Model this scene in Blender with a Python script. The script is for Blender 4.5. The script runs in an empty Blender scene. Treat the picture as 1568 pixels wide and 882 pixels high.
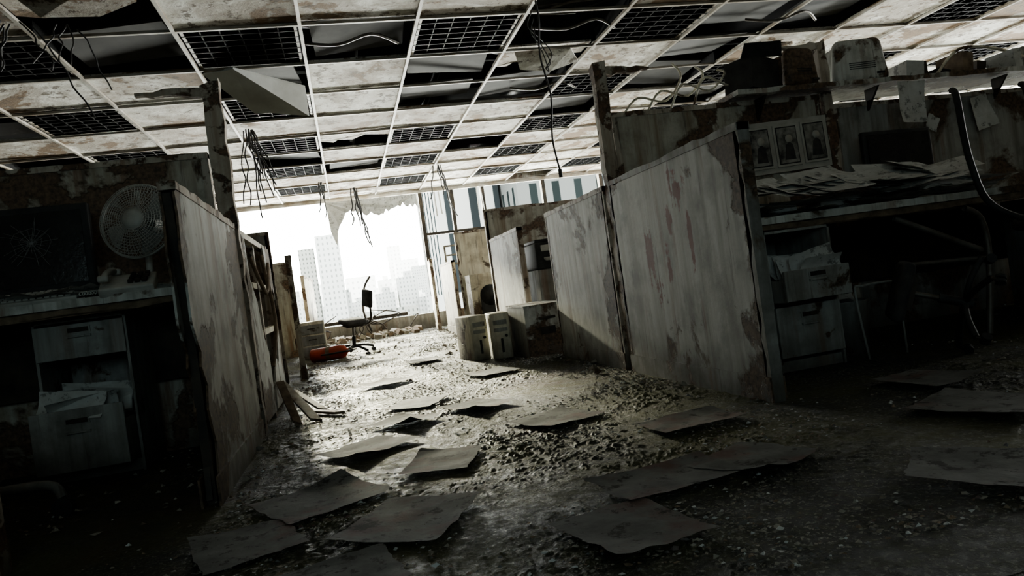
import bpy, bmesh, math, random
from mathutils import Vector, Matrix, Euler, noise as mnoise
R=random.Random(7)
COL=bpy.context.scene.collection
def V(*a): return Vector(a)
try: bpy.context.scene.view_settings.look='AgX - Medium High Contrast'
except Exception as e: print(e)

# ------------------------------------------------------------------ materials
class M:
    def __init__(s,name,col=(.5,.5,.5),rough=.7,metal=0.,spec=.5):
        s.m=bpy.data.materials.new(name); s.m.use_nodes=True
        s.nt=s.m.node_tree; s.b=s.nt.nodes['Principled BSDF']
        s.b.inputs['Base Color'].default_value=(*col,1); s.b.inputs['Roughness'].default_value=rough
        s.b.inputs['Metallic'].default_value=metal; s.b.inputs['Specular IOR Level'].default_value=spec
        s.pos=s.nt.nodes.new('ShaderNodeNewGeometry').outputs['Position']
    def new(s,t,**k):
        n=s.nt.nodes.new(t)
        for a,v in k.items(): setattr(n,a,v)
        return n
    def set(s,inp,v):
        if isinstance(v,bpy.types.NodeSocket): s.nt.links.new(v,inp)
        elif isinstance(v,(tuple,list)) and len(v)==3 and inp.type=='RGBA': inp.default_value=(*v,1)
        else: inp.default_value=v
    def map(s,sc,loc=(0,0,0)):
        n=s.new('ShaderNodeMapping'); s.set(n.inputs['Vector'],s.pos); n.inputs['Scale'].default_value=sc; n.inputs['Location'].default_value=loc; return n.outputs[0]
    def noise(s,scale,det=6,rough=.55,vec=None,dist=0):
        n=s.new('ShaderNodeTexNoise'); s.set(n.inputs['Vector'],vec or s.pos); n.inputs['Scale'].default_value=scale
        n.inputs['Detail'].default_value=det; n.inputs['Roughness'].default_value=rough; n.inputs['Distortion'].default_value=dist
        return n.outputs['Fac']
    def ramp(s,f,stops):
        n=s.new('ShaderNodeValToRGB'); s.set(n.inputs[0],f); e=n.color_ramp.elements
        for i,(p,c) in enumerate(stops):
            el=e[i] if i<2 else e.new(p)
            el.position=p; el.color=(c,c,c,1) if isinstance(c,(int,float)) else (*c,1)
        return n.outputs[0]
    def mix(s,f,a,b,bt='MIX'):
        n=s.new('ShaderNodeMix',data_type='RGBA',blend_type=bt); s.set(n.inputs[0],f); s.set(n.inputs[6],a); s.set(n.inputs[7],b); return n.outputs[2]
    def math(s,op,a,b=0,c=None):
        n=s.new('ShaderNodeMath',operation=op); s.set(n.inputs[0],a); s.set(n.inputs[1],b)
        if c is not None: s.set(n.inputs[2],c)
        return n.outputs[0]
    def xyz(s):
        n=s.new('ShaderNodeSeparateXYZ'); s.set(n.inputs[0],s.pos); return n.outputs
    def bump(s,h,st=.5,d=.01):
        n=s.new('ShaderNodeBump'); n.inputs['Strength'].default_value=st; n.inputs['Distance'].default_value=d
        s.set(n.inputs['Height'],h); s.nt.links.new(n.outputs[0],s.b.inputs['Normal'])
    def col(s,c): s.set(s.b.inputs['Base Color'],c)
    def rough(s,c): s.set(s.b.inputs['Roughness'],c)

def peel(name,light,dirt,under1=(.035,.022,.013),under2=(.15,.10,.06),th=.57,sc=2.3,blood=None,rust=.5,yedges=()):
    m=M(name,rough=.65)
    n1=m.noise(sc,9,.62,dist=.3)
    if yedges:
        xyz=m.xyz(); k=None
        for e in yedges:
            d=m.math('ABSOLUTE',m.math('SUBTRACT',xyz[1],e)); kk=m.ramp(d,[(0.0,.13),(.26,0)])
            k=kk if k is None else m.math('MAXIMUM',k,kk)
        n1=m.math('ADD',n1,k)
    streak=m.noise(1,6,.6,vec=m.map((16,16,1.1)))
    fine=m.noise(45,5,.6)
    paint=m.mix(m.ramp(streak,[(.42,0),(.68,1)]),light,dirt)
    paint=m.mix(m.ramp(m.noise(5,8,.65),[(.48,0),(.70,.8)]),paint,tuple(d*.6 for d in dirt))
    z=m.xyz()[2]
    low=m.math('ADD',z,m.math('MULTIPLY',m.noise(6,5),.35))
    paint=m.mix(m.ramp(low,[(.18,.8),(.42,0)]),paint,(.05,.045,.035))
    rs=m.ramp(m.noise(1,5,.6,vec=m.map((9,9,.9),(3,1,2))),[(.55,0),(.65,rust)])
    paint=m.mix(rs,paint,(.16,.075,.033))
    dk=m.ramp(m.noise(1,5,.65,vec=m.map((22,22,1.3),(9,4,6))),[(.60,0),(.68,.6)])
    paint=m.mix(dk,paint,(.07,.055,.04))
    under=m.mix(m.ramp(fine,[(.35,0),(.65,1)]),under1,under2)
    mask=m.ramp(n1,[(th,0),(th+.010,1)])
    edge=m.ramp(n1,[(th-.03,0),(th-.004,.8)])  # dark rim painted as shadow along the peeling edges
    c=m.mix(edge,paint,(.09,.06,.035))
    c=m.mix(mask,c,under)
    if blood:
        xyz=m.xyz(); nz=m.noise(9,7,.7); ns=m.noise(1,4,.6,vec=m.map((30,34,1.3)))
        tot=None
        for (y0,z0,ry,rz) in blood:
            dy=m.math('DIVIDE',m.math('SUBTRACT',xyz[1],y0),ry); dz=m.math('DIVIDE',m.math('SUBTRACT',xyz[2],z0),rz)
            d=m.math('SQRT',m.math('ADD',m.math('MULTIPLY',dy,dy),m.math('MULTIPLY',dz,dz)))
            d=m.math('ADD',d,m.math('MULTIPLY',nz,2.3)); d=m.math('ADD',d,m.math('MULTIPLY',ns,1.7))
            k=m.ramp(m.math('MULTIPLY',d,.35),[(.86,1),(.93,0)])
            tot=k if tot is None else m.math('MAXIMUM',tot,k)
        c=m.mix(m.math('MULTIPLY',tot,.85),c,(.15,.02,.011))
    m.col(c)
    h=m.math('ADD',m.math('MULTIPLY',mask,-1.),m.math('MULTIPLY',fine,.25))
    m.bump(h,.8,.006)
    return m.m

P_WHITE=peel('peeling_white_paint',(.55,.56,.535),(.32,.315,.28),th=.585,yedges=(4.0,5.3,2.55,3.9,6.25))
P_BLOOD=peel('peeling_paint_blood',(.53,.54,.52),(.34,.335,.31),th=.60,yedges=(2.52,3.93),blood=[(3.09,.93,.10,.15),(3.20,.80,.05,.09),(3.47,.66,.07,.20),(3.40,.43,.05,.12),(3.0,.70,.03,.2),(3.25,.6,.03,.2)])
P_GREY=peel('peeling_grey_board',(.32,.32,.305),(.16,.155,.135),th=.55,sc=1.6,rust=.5)
P_RUST=peel('peeling_rusty_board',(.46,.445,.39),(.26,.215,.155),under1=(.055,.036,.024),under2=(.18,.115,.07),th=.535,sc=1.9,rust=.7)
P_POST=peel('rotten_painted_wood',(.50,.46,.40),(.32,.26,.2),under1=(.05,.032,.02),under2=(.17,.10,.06),th=.54,sc=6,rust=.6)
P_FAR=peel('pale_peeling_board',(.74,.71,.60),(.55,.49,.38),th=.58,rust=.4)
P_CAB=peel('dirty_grey_metal',(.35,.355,.34),(.2,.195,.175),th=.63,sc=4,rust=.35)
def simple(name,c1,c2,sc=8,rough=.6,metal=0,bmp=.2,spec=.5):
    m=M(name,rough=rough,metal=metal,spec=spec); n=m.noise(sc,7,.6)
    m.col(m.mix(m.ramp(n,[(.35,0),(.65,1)]),c1,c2)); m.bump(m.noise(sc*5,5,.6),bmp,.004); return m.m
DARKPL=simple('dusty_black_plastic',(.014,.015,.016),(.045,.046,.045),rough=.6,spec=.3)
DARKMT=simple('dark_metal_frame',(.022,.021,.02),(.07,.055,.04),rough=.6,metal=.2,spec=.3)
WHITEPL=simple('yellowed_plastic',(.46,.46,.43),(.28,.27,.24),rough=.5)
TUBEMT=simple('dull_steel_tube',(.2,.19,.175),(.09,.075,.06),rough=.55,metal=.5)
WOOD=simple('broken_wood',(.24,.18,.125),(.09,.065,.04),rough=.8,sc=14,bmp=.6)
CABLE=simple('black_cable',(.012,.012,.012),(.03,.028,.026),rough=.6)
REDMT=simple('red_extinguisher_paint',(.42,.055,.02),(.22,.04,.018),rough=.4)
GLASSD=simple('dark_screen_glass',(.008,.009,.010),(.02,.022,.022),rough=.15)
CRACK=simple('crack_lines',(.26,.27,.27),(.18,.18,.18))
FABR=simple('chair_fabric',(.03,.03,.032),(.07,.065,.06),rough=.9,sc=20)
LOUV=simple('troffer_louver',(.008,.008,.009),(.016,.016,.016),rough=.7,spec=.08)
REFL=simple('troffer_reflector',(.30,.30,.295),(.16,.16,.155),rough=.32,metal=.85)
PHOTO=simple('faded_photo_print',(.02,.02,.02),(.35,.34,.31),sc=13,rough=.5)
FRAME=simple('photo_mat_board',(.50,.49,.45),(.36,.34,.30),rough=.7)
RUBB=simple('rubble',(.35,.33,.28),(.15,.13,.10),rough=.9,sc=5,bmp=.6)
def paper(name,a,b,blood=.35,dirt=.85):
    m=M(name,rough=.8,spec=.3)
    n=m.noise(7,8,.65); c=m.mix(m.ramp(n,[(.35,0),(.7,1)]),a,b)
    c=m.mix(m.ramp(m.noise(3.2,6,.6),[(.52,0),(.62,blood)]),c,(.12,.035,.022))
    c=m.mix(m.ramp(m.noise(16,8,.75),[(.55,0),(.60,dirt)]),c,(.022,.021,.017))
    m.col(c); m.bump(m.noise(25,5),.35,.006); return m.m
PAPER_F=paper('grimy_floor_paper',(.17,.172,.165),(.075,.076,.07),.5)
PAPER=paper('old_paper',(.56,.57,.56),(.36,.36,.335),.06,.6)

def tilemat():
    m=M('stained_ceiling_tile',rough=.85)
    n=m.noise(1.25,9,.66,dist=.4); n2=m.noise(60,4,.6)
    w=m.mix(m.ramp(m.noise(7,8,.7),[(.40,0),(.66,.8)]),(.78,.775,.73),(.42,.39,.325))
    c=m.mix(m.ramp(n,[(.44,0),(.50,.55),(.54,.45),(.565,1)]),w,(.18,.115,.06))
    c=m.mix(m.ramp(m.noise(9,9,.75),[(.545,0),(.58,.85)]),c,(.09,.062,.035))
    m.col(c); m.bump(m.math('ADD',m.noise(9,9,.75),m.math('MULTIPLY',n2,.4)),.6,.012); return m.m
TILE=tilemat()
TILEC=simple('clean_tile_face',(.72,.72,.69),(.52,.51,.47),sc=3,rough=.85)
TBAR=simple('ceiling_tbar',(.42,.40,.36),(.2,.16,.11),sc=4,rough=.6)
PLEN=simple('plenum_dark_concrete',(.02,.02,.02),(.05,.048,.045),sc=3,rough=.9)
DUCT=simple('duct_metal',(.08,.08,.08),(.03,.028,.025),sc=3,rough=.4,metal=.7)

def floormat():
    m=M('littered_floor',spec=.5)
    a=m.noise(1.7,8,.7); b=m.noise(19,8,.75); c_=m.noise(70,5,.75)
    base=m.mix(m.ramp(a,[(.38,0),(.62,1)]),(.008,.009,.007),(.036,.038,.027))
    amt=m.ramp(a,[(.36,.4),(.6,1.)])
    base=m.mix(m.math('MULTIPLY',m.ramp(b,[(.50,0),(.56,.9)]),amt),base,(.105,.105,.07))
    base=m.mix(m.math('MULTIPLY',m.ramp(c_,[(.56,0),(.60,.95)]),amt),base,(.34,.335,.27))
    base=m.mix(m.ramp(m.noise(1.1,6,.6),[(.44,0),(.56,.7)]),base,(.10,.10,.018))  # yellow-green glow of the lit floor, painted in as noise patches
    base=m.mix(m.ramp(m.noise(.9,7,.65,vec=m.map((1,1,1),(7,3,0))),[(.55,0),(.65,.55)]),base,(.10,.055,.02))
    m.col(base)
    m.rough(m.ramp(m.math('ADD',m.math('MULTIPLY',a,.4),m.math('MULTIPLY',b,.6)),[(.40,.32),(.56,.8)]))
    h=m.math('ADD',m.math('MULTIPLY',b,1.),m.math('MULTIPLY',a,.6)); h=m.math('ADD',h,m.math('MULTIPLY',c_,.6))
    m.bump(h,1.,.035); return m.m
FLOOR=floormat()
WALL=peel('peeling_wall',(.32,.31,.28),(.2,.18,.145),th=.55,sc=1.1)

# ------------------------------------------------------------------ mesh builder
class MB:
    def __init__(s,name):
        s.name=name; s.bm=bmesh.new(); s.mats=[]; s.T=Matrix.Identity(4)
    def mi(s,m):
        if m not in s.mats: s.mats.append(m)
        return s.mats.index(m)
    def _add(s,vs,fs,m,smooth=False):
        i=s.mi(m); bv=[s.bm.verts.new(s.T@Vector(v)) for v in vs]
        for f in fs:
            try:
                fc=s.bm.faces.new([bv[k] for k in f]); fc.material_index=i; fc.smooth=smooth
            except ValueError: pass
        return bv
    def box(s,c,sz,m,rot=(0,0,0),bev=0,taper=None):
        t=bmesh.new(); bmesh.ops.create_cube(t,size=1)
        for v in t.verts:
            if taper and v.co.z>0: v.co.x*=taper[0]; v.co.y*=taper[1]
            v.co=Vector((v.co.x*sz[0],v.co.y*sz[1],v.co.z*sz[2]))
        if bev: bmesh.ops.bevel(t,geom=list(t.edges),offset=bev,segments=3,profile=.5,affect='EDGES')
        Mx=Matrix.Translation(c)@Euler(rot).to_matrix().to_4x4()
        t.verts.index_update()
        s._add([Mx@v.co for v in t.verts],[[v.index for v in f.verts] for f in t.faces],m,bev>0.004)
        t.free()
    def cyl(s,p1,p2,r,m,seg=12,r2=None,cap=True):
        p1=Vector(p1);p2=Vector(p2);r2=r if r2 is None else r2
        d=(p2-p1).normalized(); u=d.orthogonal().normalized(); w=d.cross(u)
        vs=[];
        for p,rr in ((p1,r),(p2,r2)):
            for i in range(seg):
                a=2*math.pi*i/seg; vs.append(p+(u*math.cos(a)+w*math.sin(a))*rr)
        fs=[[i,(i+1)%seg,seg+(i+1)%seg,seg+i] for i in range(seg)]
        s._add(vs,fs,m,True)
        if cap: s._add(vs[:seg],[list(range(seg))[::-1]],m); s._add(vs[seg:],[list(range(seg))],m)
    def tube(s,pts,r,m,seg=7,closed=False,smooth=4):
        P=[Vector(p) for p in pts]
        if smooth and len(P)>2:
            Q=[];n=len(P)
            rng=range(n if closed else n-1)
            for i in rng:
                if closed: a,b,c,d=P[(i-1)%n],P[i],P[(i+1)%n],P[(i+2)%n]
                else: a,b,c,d=P[max(i-1,0)],P[i],P[i+1],P[min(i+2,n-1)]
                for k in range(smooth):
                    t=k/smooth
                    Q.append(.5*((2*b)+(c-a)*t+(2*a-5*b+4*c-d)*t*t+(3*b-a-3*c+d)*t**3))
            if not closed: Q.append(P[-1])
            P=Q
        vs=[];n=len(P);u=None
        for i,p in enumerate(P):
            if closed: d=(P[(i+1)%n]-P[i-1])
            else: d=P[min(i+1,n-1)]-P[max(i-1,0)]
            d=d.normalized() if d.length>1e-9 else Vector((0,0,1))
            if u is None: u=d.orthogonal().normalized()
            u=(u-d*u.dot(d)); u=u.normalized() if u.length>1e-6 else d.orthogonal().normalized()
            w=d.cross(u)
            for k in range(seg):
                a=2*math.pi*k/seg; vs.append(p+(u*math.cos(a)+w*math.sin(a))*r)
        fs=[]
        for i in range(n if closed else n-1):
            j=(i+1)%n
            for k in range(seg): fs.append([i*seg+k,i*seg+(k+1)%seg,j*seg+(k+1)%seg,j*seg+k])
        s._add(vs,fs,m,True)
    def prism(s,pts,off,m):
        n=len(pts);off=Vector(off);A=[Vector(p) for p in pts];B=[p+off for p in A]
        s._add(A+B,[list(range(n)),list(range(2*n-1,n-1,-1))]+[[(i+1)%n,i,n+i,n+(i+1)%n] for i in range(n)],m)
    def lathe(s,prof,c,m,seg=24,rot=(0,0,0),smooth=True):
        Mx=Matrix.Translation(c)@Euler(rot).to_matrix().to_4x4(); vs=[]
        for (r,z) in prof:
            for i in range(seg):
                a=2*math.pi*i/seg; vs.append(Mx@Vector((r*math.cos(a),r*math.sin(a),z)))
        fs=[]
        for j in range(len(prof)-1):
            for i in range(seg): fs.append([j*seg+i,j*seg+(i+1)%seg,(j+1)*seg+(i+1)%seg,(j+1)*seg+i])
        s._add(vs,fs,m,smooth)
    def sheet(s,c,w,h,rot,m,curl=.02,n=7,rnd=None,rag=.0,corner=0):
        rnd=rnd or R; Mx=Matrix.Translation(c)@Euler(rot).to_matrix().to_4x4(); vs=[]
        c1,c2,c3=rnd.uniform(-1,1),rnd.uniform(-1,1),rnd.uniform(-1,1); off=rnd.uniform(0,90)
        q=rnd.choice([(1,1),(1,-1),(-1,1),(-1,-1)])
        for j in range(n):
            for i in range(n):
                u=i/(n-1)-.5; v=j/(n-1)-.5
                z=curl*(abs(c1)*4*u*u+abs(c2)*4*v*v+c3*3*u*v)+curl*.6*(mnoise.noise(Vector((u*3+off,v*3,0)))+.5)
                if corner: z+=corner*max(0,u*q[0]+v*q[1]-.45)**1.5*4
                ed=1+rag*mnoise.noise(Vector((u*6+off,v*6,3))) if (i in(0,n-1) or j in(0,n-1)) else 1
                vs.append(Mx@Vector((u*w*ed,v*h*ed,max(z,0.001))))
        fs=[[j*n+i,j*n+i+1,(j+1)*n+i+1,(j+1)*n+i] for j in range(n-1) for i in range(n-1)]
        s._add(vs,fs,m,True)
    def done(s,loc=None,rot=(0,0,0)):
        if loc is None:
            cs=[v.co for v in s.bm.verts]
            mn=Vector([min(c[i] for c in cs) for i in range(3)]);mx=Vector([max(c[i] for c in cs) for i in range(3)])
            o=Vector(((mn.x+mx.x)/2,(mn.y+mx.y)/2,mn.z))
            for v in s.bm.verts: v.co-=o
            loc=o
        me=bpy.data.meshes.new(s.name); s.bm.normal_update(); s.bm.to_mesh(me); s.bm.free()
        for m in s.mats: me.materials.append(m)
        ob=bpy.data.objects.new(s.name,me); ob.location=loc; ob.rotation_euler=rot; COL.objects.link(ob); return ob

# ------------------------------------------------------------------ shell
def plain(name,c,sz,m):
    b=MB(name); b.box(c,sz,m); return b.done()
XL,XR,YB,YF=-6.66,10.66,-3.13,13.47
plain('floor',((XL+XR)/2,(YB+YF)/2+.1,-.1),(XR-XL+.4,YF-YB+.6,.2),FLOOR)
def crust(x,y):
    a=mnoise.noise(Vector((x*1.9,y*1.9,1.7))); b_=mnoise.noise(Vector((x*14,y*14,5.1))); c=mnoise.noise(Vector((x*38,y*38,9.3))); d=mnoise.noise(Vector((x*83,y*83,2.3)))
    m_=max(0,.55+a*1.1)
    return .001+.012*m_*max(0,b_*.45+c*.6+d*.6+.06)
def grid_mesh(name,xs,ys,fn,mat):
    vs=[];nx=len(xs)
    for y in ys:
        for x in xs: vs.append((x,y,fn(x,y)))
    fs=[(j*nx+i,j*nx+i+1,(j+1)*nx+i+1,(j+1)*nx+i) for j in range(len(ys)-1) for i in range(nx-1)]
    me=bpy.data.meshes.new(name); me.from_pydata(vs,[],fs); me.materials.append(mat); me.update()
    ob=bpy.data.objects.new(name,me); COL.objects.link(ob); return ob
xs=[-2.6+i*.025 for i in range(84)]; xs+=[-.495+i*.0085 for i in range(240)]
while xs[-1]<4.2: xs.append(xs[-1]+.0125)
ys=[1.0];
while ys[-1]<13.3: ys.append(ys[-1]+.0085+.0032*(ys[-1]-1))
grid_mesh('floor_dirt_layer',xs,ys,crust,FLOOR)
plain('wall_left',(XL-.1,(YB+YF)/2,1.6),(.2,YF-YB+.4,3.2),WALL)
plain('wall_back',((XL+XR)/2,YB-.1,1.6),(XR-XL,.2,3.2),WALL)
b=MB('wall_right')
b.box((XR+.1,(YB+YF)/2,.45),(.2,YF-YB+.4,.9),WALL); b.box((XR+.1,(YB+YF)/2,2.9),(.2,YF-YB+.4,.6),WALL)
for y0,y1 in ((YB,4.),(7.8,8.2),(12.8,YF+.2)): b.box((XR+.1,(y0+y1)/2,1.75),(.2,y1-y0,1.7),WALL)
b.done()
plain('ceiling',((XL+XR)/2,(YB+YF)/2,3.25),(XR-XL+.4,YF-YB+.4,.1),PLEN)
b=MB('wall_window')
b.box(((XL+XR)/2,YF+.12,.14),(XR-XL,.24,.28),WALL)
b.box(((XL+XR)/2,YF+.12,2.88),(XR-XL,.24,.62),WALL)
b.box(((XL-2.1)/2,YF+.12,1.4),(-2.1-XL,.24,2.3),WALL)
b.done()
b=MB('window_1')
for x in (-2.07,1.58,2.18,2.78,4.0,5.2,6.4,7.6,8.8,10.0): b.box((x,YF+.1,1.42),(.07,.12,2.3),DARKMT)
b.box(((XL+XR)/2+2,YF+.02,2.56),(XR+2.1,.06,.05),TBAR)
b.box((6.1,YF+.1,1.75),(9,.05,.05),DARKMT)
b.box((-.5,YF+.1,.33),(3.1,.1,.06),DARKMT)
b.done()
b=MB('vertical_blinds')
for i in range(13):
    x=1.66+i*.09
    if R.random()<.5: continue
    L=R.uniform(.4,1.3)
    b.box((x,YF-.06,2.52-L/2),(.03,.004,L),WHITEPL,rot=(R.uniform(-.05,.05),R.uniform(-.06,.06),R.uniform(.3,1.2)))
b.done()
b=MB('torn_window_curtain')
top=[(-.15,2.52),(1.5,2.52)]; bot=[];rr=random.Random(8)
for i in range(34):
    t=i/33; x=1.5-1.5*t; base=2.28+.05*math.sin(t*9)-(.35*max(0,(t-.86)/.14)); bot.append((x,base+rr.uniform(-.05,.05)))
bot+=[(-.04,1.72),(-.12,1.98)]
b.prism([(x,YF-.1+.03*math.sin(x*14),z) for x,z in top+bot],(0,.01,0),PAPER); b.done()

# ------------------------------------------------------------------ ceiling grid
GX,GY,SX,SY=-.06,5.17,.825,.83
cells={}
for r in range(-10,10):
    for c in range(-8,13):
        if r%2==0 and c%2!=0: k='t' if R.random()<.85 else 'w'
        else: k='d' if R.random()<(.16 if r<6 else .06) else 'w'
        cells[(c,r)]=k
rows={-1:{-4:'d',-3:'w',-2:'h',-1:'w',0:'w',1:'w',2:'d',3:'w',4:'d',5:'w',6:'w'},
0:{-4:'w',-3:'t',-2:'d',-1:'t',0:'d',1:'t',2:'d',3:'t',4:'d',5:'d',6:'w',7:'t'},
1:{-4:'w',-3:'w',-2:'w',-1:'d',0:'w',1:'d',2:'h',3:'w',4:'d',5:'w',6:'w',7:'w',8:'w'},
2:{-5:'w',-4:'d',-3:'t',-2:'w',-1:'t',0:'w',1:'d',2:'d',3:'t',4:'d',5:'t',6:'w',7:'t'},
3:{-3:'w',-2:'w',-1:'w',0:'w',1:'w',2:'w',3:'d',4:'w',5:'d',6:'w',7:'w'},
4:{-3:'t',-2:'w',-1:'t',0:'h',1:'t',2:'w',3:'t',4:'w',5:'t'},
5:{-1:'d',0:'w',1:'w',2:'d',3:'w',4:'w'},
6:{-1:'t',0:'d',1:'t',2:'w',3:'t',4:'w',5:'t'}}
for r,d in rows.items():
    for c,k in d.items(): cells[(c,r)]=k
Z=2.6
b=MB('ceiling_grid')
for c in range(-7,14):
    x=GX+c*SX
    b.box((x,(YB+YF)/2,Z),(.024,YF-YB,.022),TBAR)
for r in range(-10,11):
    y=GY+r*SY
    b.box(((XL+XR)/2,y,Z+.001),(XR-XL,.024,.020),TBAR)
b.done()
b=MB('ceiling_tiles')
for (c,r),k in cells.items():
    x=GX+(c+.5)*SX; y=GY+(r+.5)*SY
    if k=='w' : b.box((x,y,Z+.024),(SX-.02,SY-.02,.018),TILE,rot=(R.uniform(-.012,.012),R.uniform(-.012,.012),0))
    if k=='d' and R.random()<.6:
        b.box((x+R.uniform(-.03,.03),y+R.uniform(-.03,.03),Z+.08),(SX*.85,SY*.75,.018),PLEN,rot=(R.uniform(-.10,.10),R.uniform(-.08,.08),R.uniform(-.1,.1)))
    if k=='h':
        x0,x1,y0,y1=x-SX/2+.01,x+SX/2-.01,y-SY/2+.01,y+SY/2-.01
        q=[(x0,y0),(x1,y0),(x1,y0+.3),(x+.12,y0+.22),(x-.02,y+.08),(x-.2,y+.02),(x-.25,y1-.25),(x0,y1-.3)]
        b.prism([(a,d,Z+.015+.03*R.random()) for a,d in q],(0,0,.018),TILE)
for (x,y,a) in ((2.0,6.25,.5),(-1.3,4.6,.35),(4.4,6.5,.45)):
    b.prism([(x-.3,y-.2,Z),(x+.2,y-.25,Z-.02),(x+.34,y-.02,Z-.12*abs(a)),(x+.1,y+.1,Z-.2*abs(a)),(x-.2,y+.05,Z-.08)],(0,.004,.016),TILE)
b.done()
t=MB('troffer_light')
w,l,hh=SX-.05,SY-.05,.12
t.box((0,0,hh),(w,l,.006),DARKMT)
for sx in(-1,1): t.box((sx*w/2,0,hh/2),(.008,l,hh),LOUV); t.box((0,sx*l/2,hh/2),(w,.008,hh),LOUV)
for i in range(3):
    x=-w/2+(i+.5)*w/3
    t.cyl((x,-l/2+.02,.085),(x,l/2-.02,.085),.018,WHITEPL)
    n=8; vs=[];
    for j in range(n+1):
        a=math.pi*j/n; vs+= [(x+w/6*.95*math.cos(a),-l/2,.02+.085*math.sin(a)),(x+w/6*.95*math.cos(a),l/2,.02+.085*math.sin(a))]
    t._add(vs,[[2*j,2*j+1,2*j+3,2*j+2] for j in range(n)],REFL,True)
for i in range(1,6): t.box((-w/2+i*w/6,0,.022),(.008,l,.05),LOUV)
for i in range(1,7): t.box((0,-l/2+i*l/7,.022),(w,.014,.055),LOUV,taper=(1,.3))
for sx in(-1,1): t.box((sx*(w/2-.01),0,0.0),(.02,l,.008),TBAR)
tro=t.done(loc=(0,0,0)); me=tro.data; first=True
for (c,r),k in cells.items():
    if k!='t' or r<-4: continue
    x=GX+(c+.5)*SX; y=GY+(r+.5)*SY
    if first: ob=tro; first=False
    else: ob=bpy.data.objects.new('troffer_light',me); COL.objects.link(ob)
    ob.location=(x,y,Z+.013); ob.rotation_euler=(0,0,0)
b=MB('ceiling_ducts')
for y in (4.7,8.1,11.2): b.box((2,y,2.98),(15,.45,.28),DUCT)
for x in (-2.2,.35,1.2,3.6,5.7): b.cyl((x,-2,2.87),(x,13.2,2.87),.045,DUCT)
b.done()
b=MB('hanging_ceiling_tile')
b.prism([(-.86,6.05,2.58),(-.62,5.95,2.58),(-.10,6.30,2.50),(-.10,6.36,2.27),(-.42,6.42,2.34),(-.55,6.47,2.36)],(0,.012,.02),TILEC)
b.done()
def wires(name,x,y,z0,z1,n,spread,seed,r=.004,mat=CABLE):
    rr=random.Random(seed); b=MB(name)
    for i in range(n):
        p=[];dx=rr.uniform(-spread,spread);dy=rr.uniform(-spread,spread);ze=z1+rr.uniform(0,(z0-z1)*.6)
        px,py=x+dx*.4,y+dy*.4;k=6
        for j in range(k+1):
            t=j/k; p.append((px+dx*t+rr.uniform(-1,1)*.02,py+dy*t,z0+(ze-z0)*t))
        b.tube(p,r,mat,6)
    return b.done()
wires('hanging_cables',-1.72,4.85,2.58,2.0,7,.22,1,.006)
wires('hanging_cables',-1.45,4.95,2.58,2.2,4,.12,2,.005)
wires('hanging_cables',-.78,7.9,2.58,1.6,12,.16,3,.007)
wires('hanging_cables',-.15,11.5,2.58,1.95,4,.10,4,.008)
wires('hanging_cables',.33,12.4,2.58,1.35,6,.14,5,.011)
wires('hanging_cables',1.6,11,2.58,1.7,6,.2,6,.008)
wires('hanging_cables',4.2,6.2,2.58,2.2,4,.2,9,.006)
b=MB('hanging_power_cable')
b.tube([(1.55,4.93,2.9),(1.60,4.93,2.5),(1.57,4.93,2.2),(1.61,4.93,1.9),(1.58,4.94,1.6),(1.6,4.93,1.36)],.007,CABLE)
for k in range(3): b.tube([(1.56,4.93,2.52-.06*k),(1.50+.02*k,4.9,2.4-.05*k),(1.6,4.95,2.32-.05*k),(1.66-.02*k,4.93,2.2-.06*k),(1.6,4.93,2.1)],.004,CABLE)
b.cyl((1.6,4.93,1.37),(1.6,4.93,1.31),.014,CABLE)
b.done()
b=MB('open_ceiling_wreckage')
for i in range(26):
    x=R.choice([.35,.4,2.0,2.1,4.,3.6,1.2]);y=R.choice([5.6,5.5,5.7,6.5,7.2])
    x+=R.uniform(-.3,.3)
    b.tube([(x-.3,y+R.uniform(-.2,.2),2.78+R.uniform(0,.05)),(x,y,2.76+R.uniform(-.01,.06)),(x+.35,y+R.uniform(-.2,.2),2.78+R.uniform(-.01,.06))],R.choice([.006,.01,.015]),R.choice([CABLE,TUBEMT,DUCT]))
for (x0,y0) in ((.3,5.55),(2.1,5.5),(4.1,5.6),(2.3,7.2)):
    b.tube([(x0-.35,y0+.1,2.64),(x0-.1,y0,2.58),(x0+.15,y0-.05,2.63),(x0+.36,y0+.1,2.60)],.012,TUBEMT)
b.done()

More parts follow.
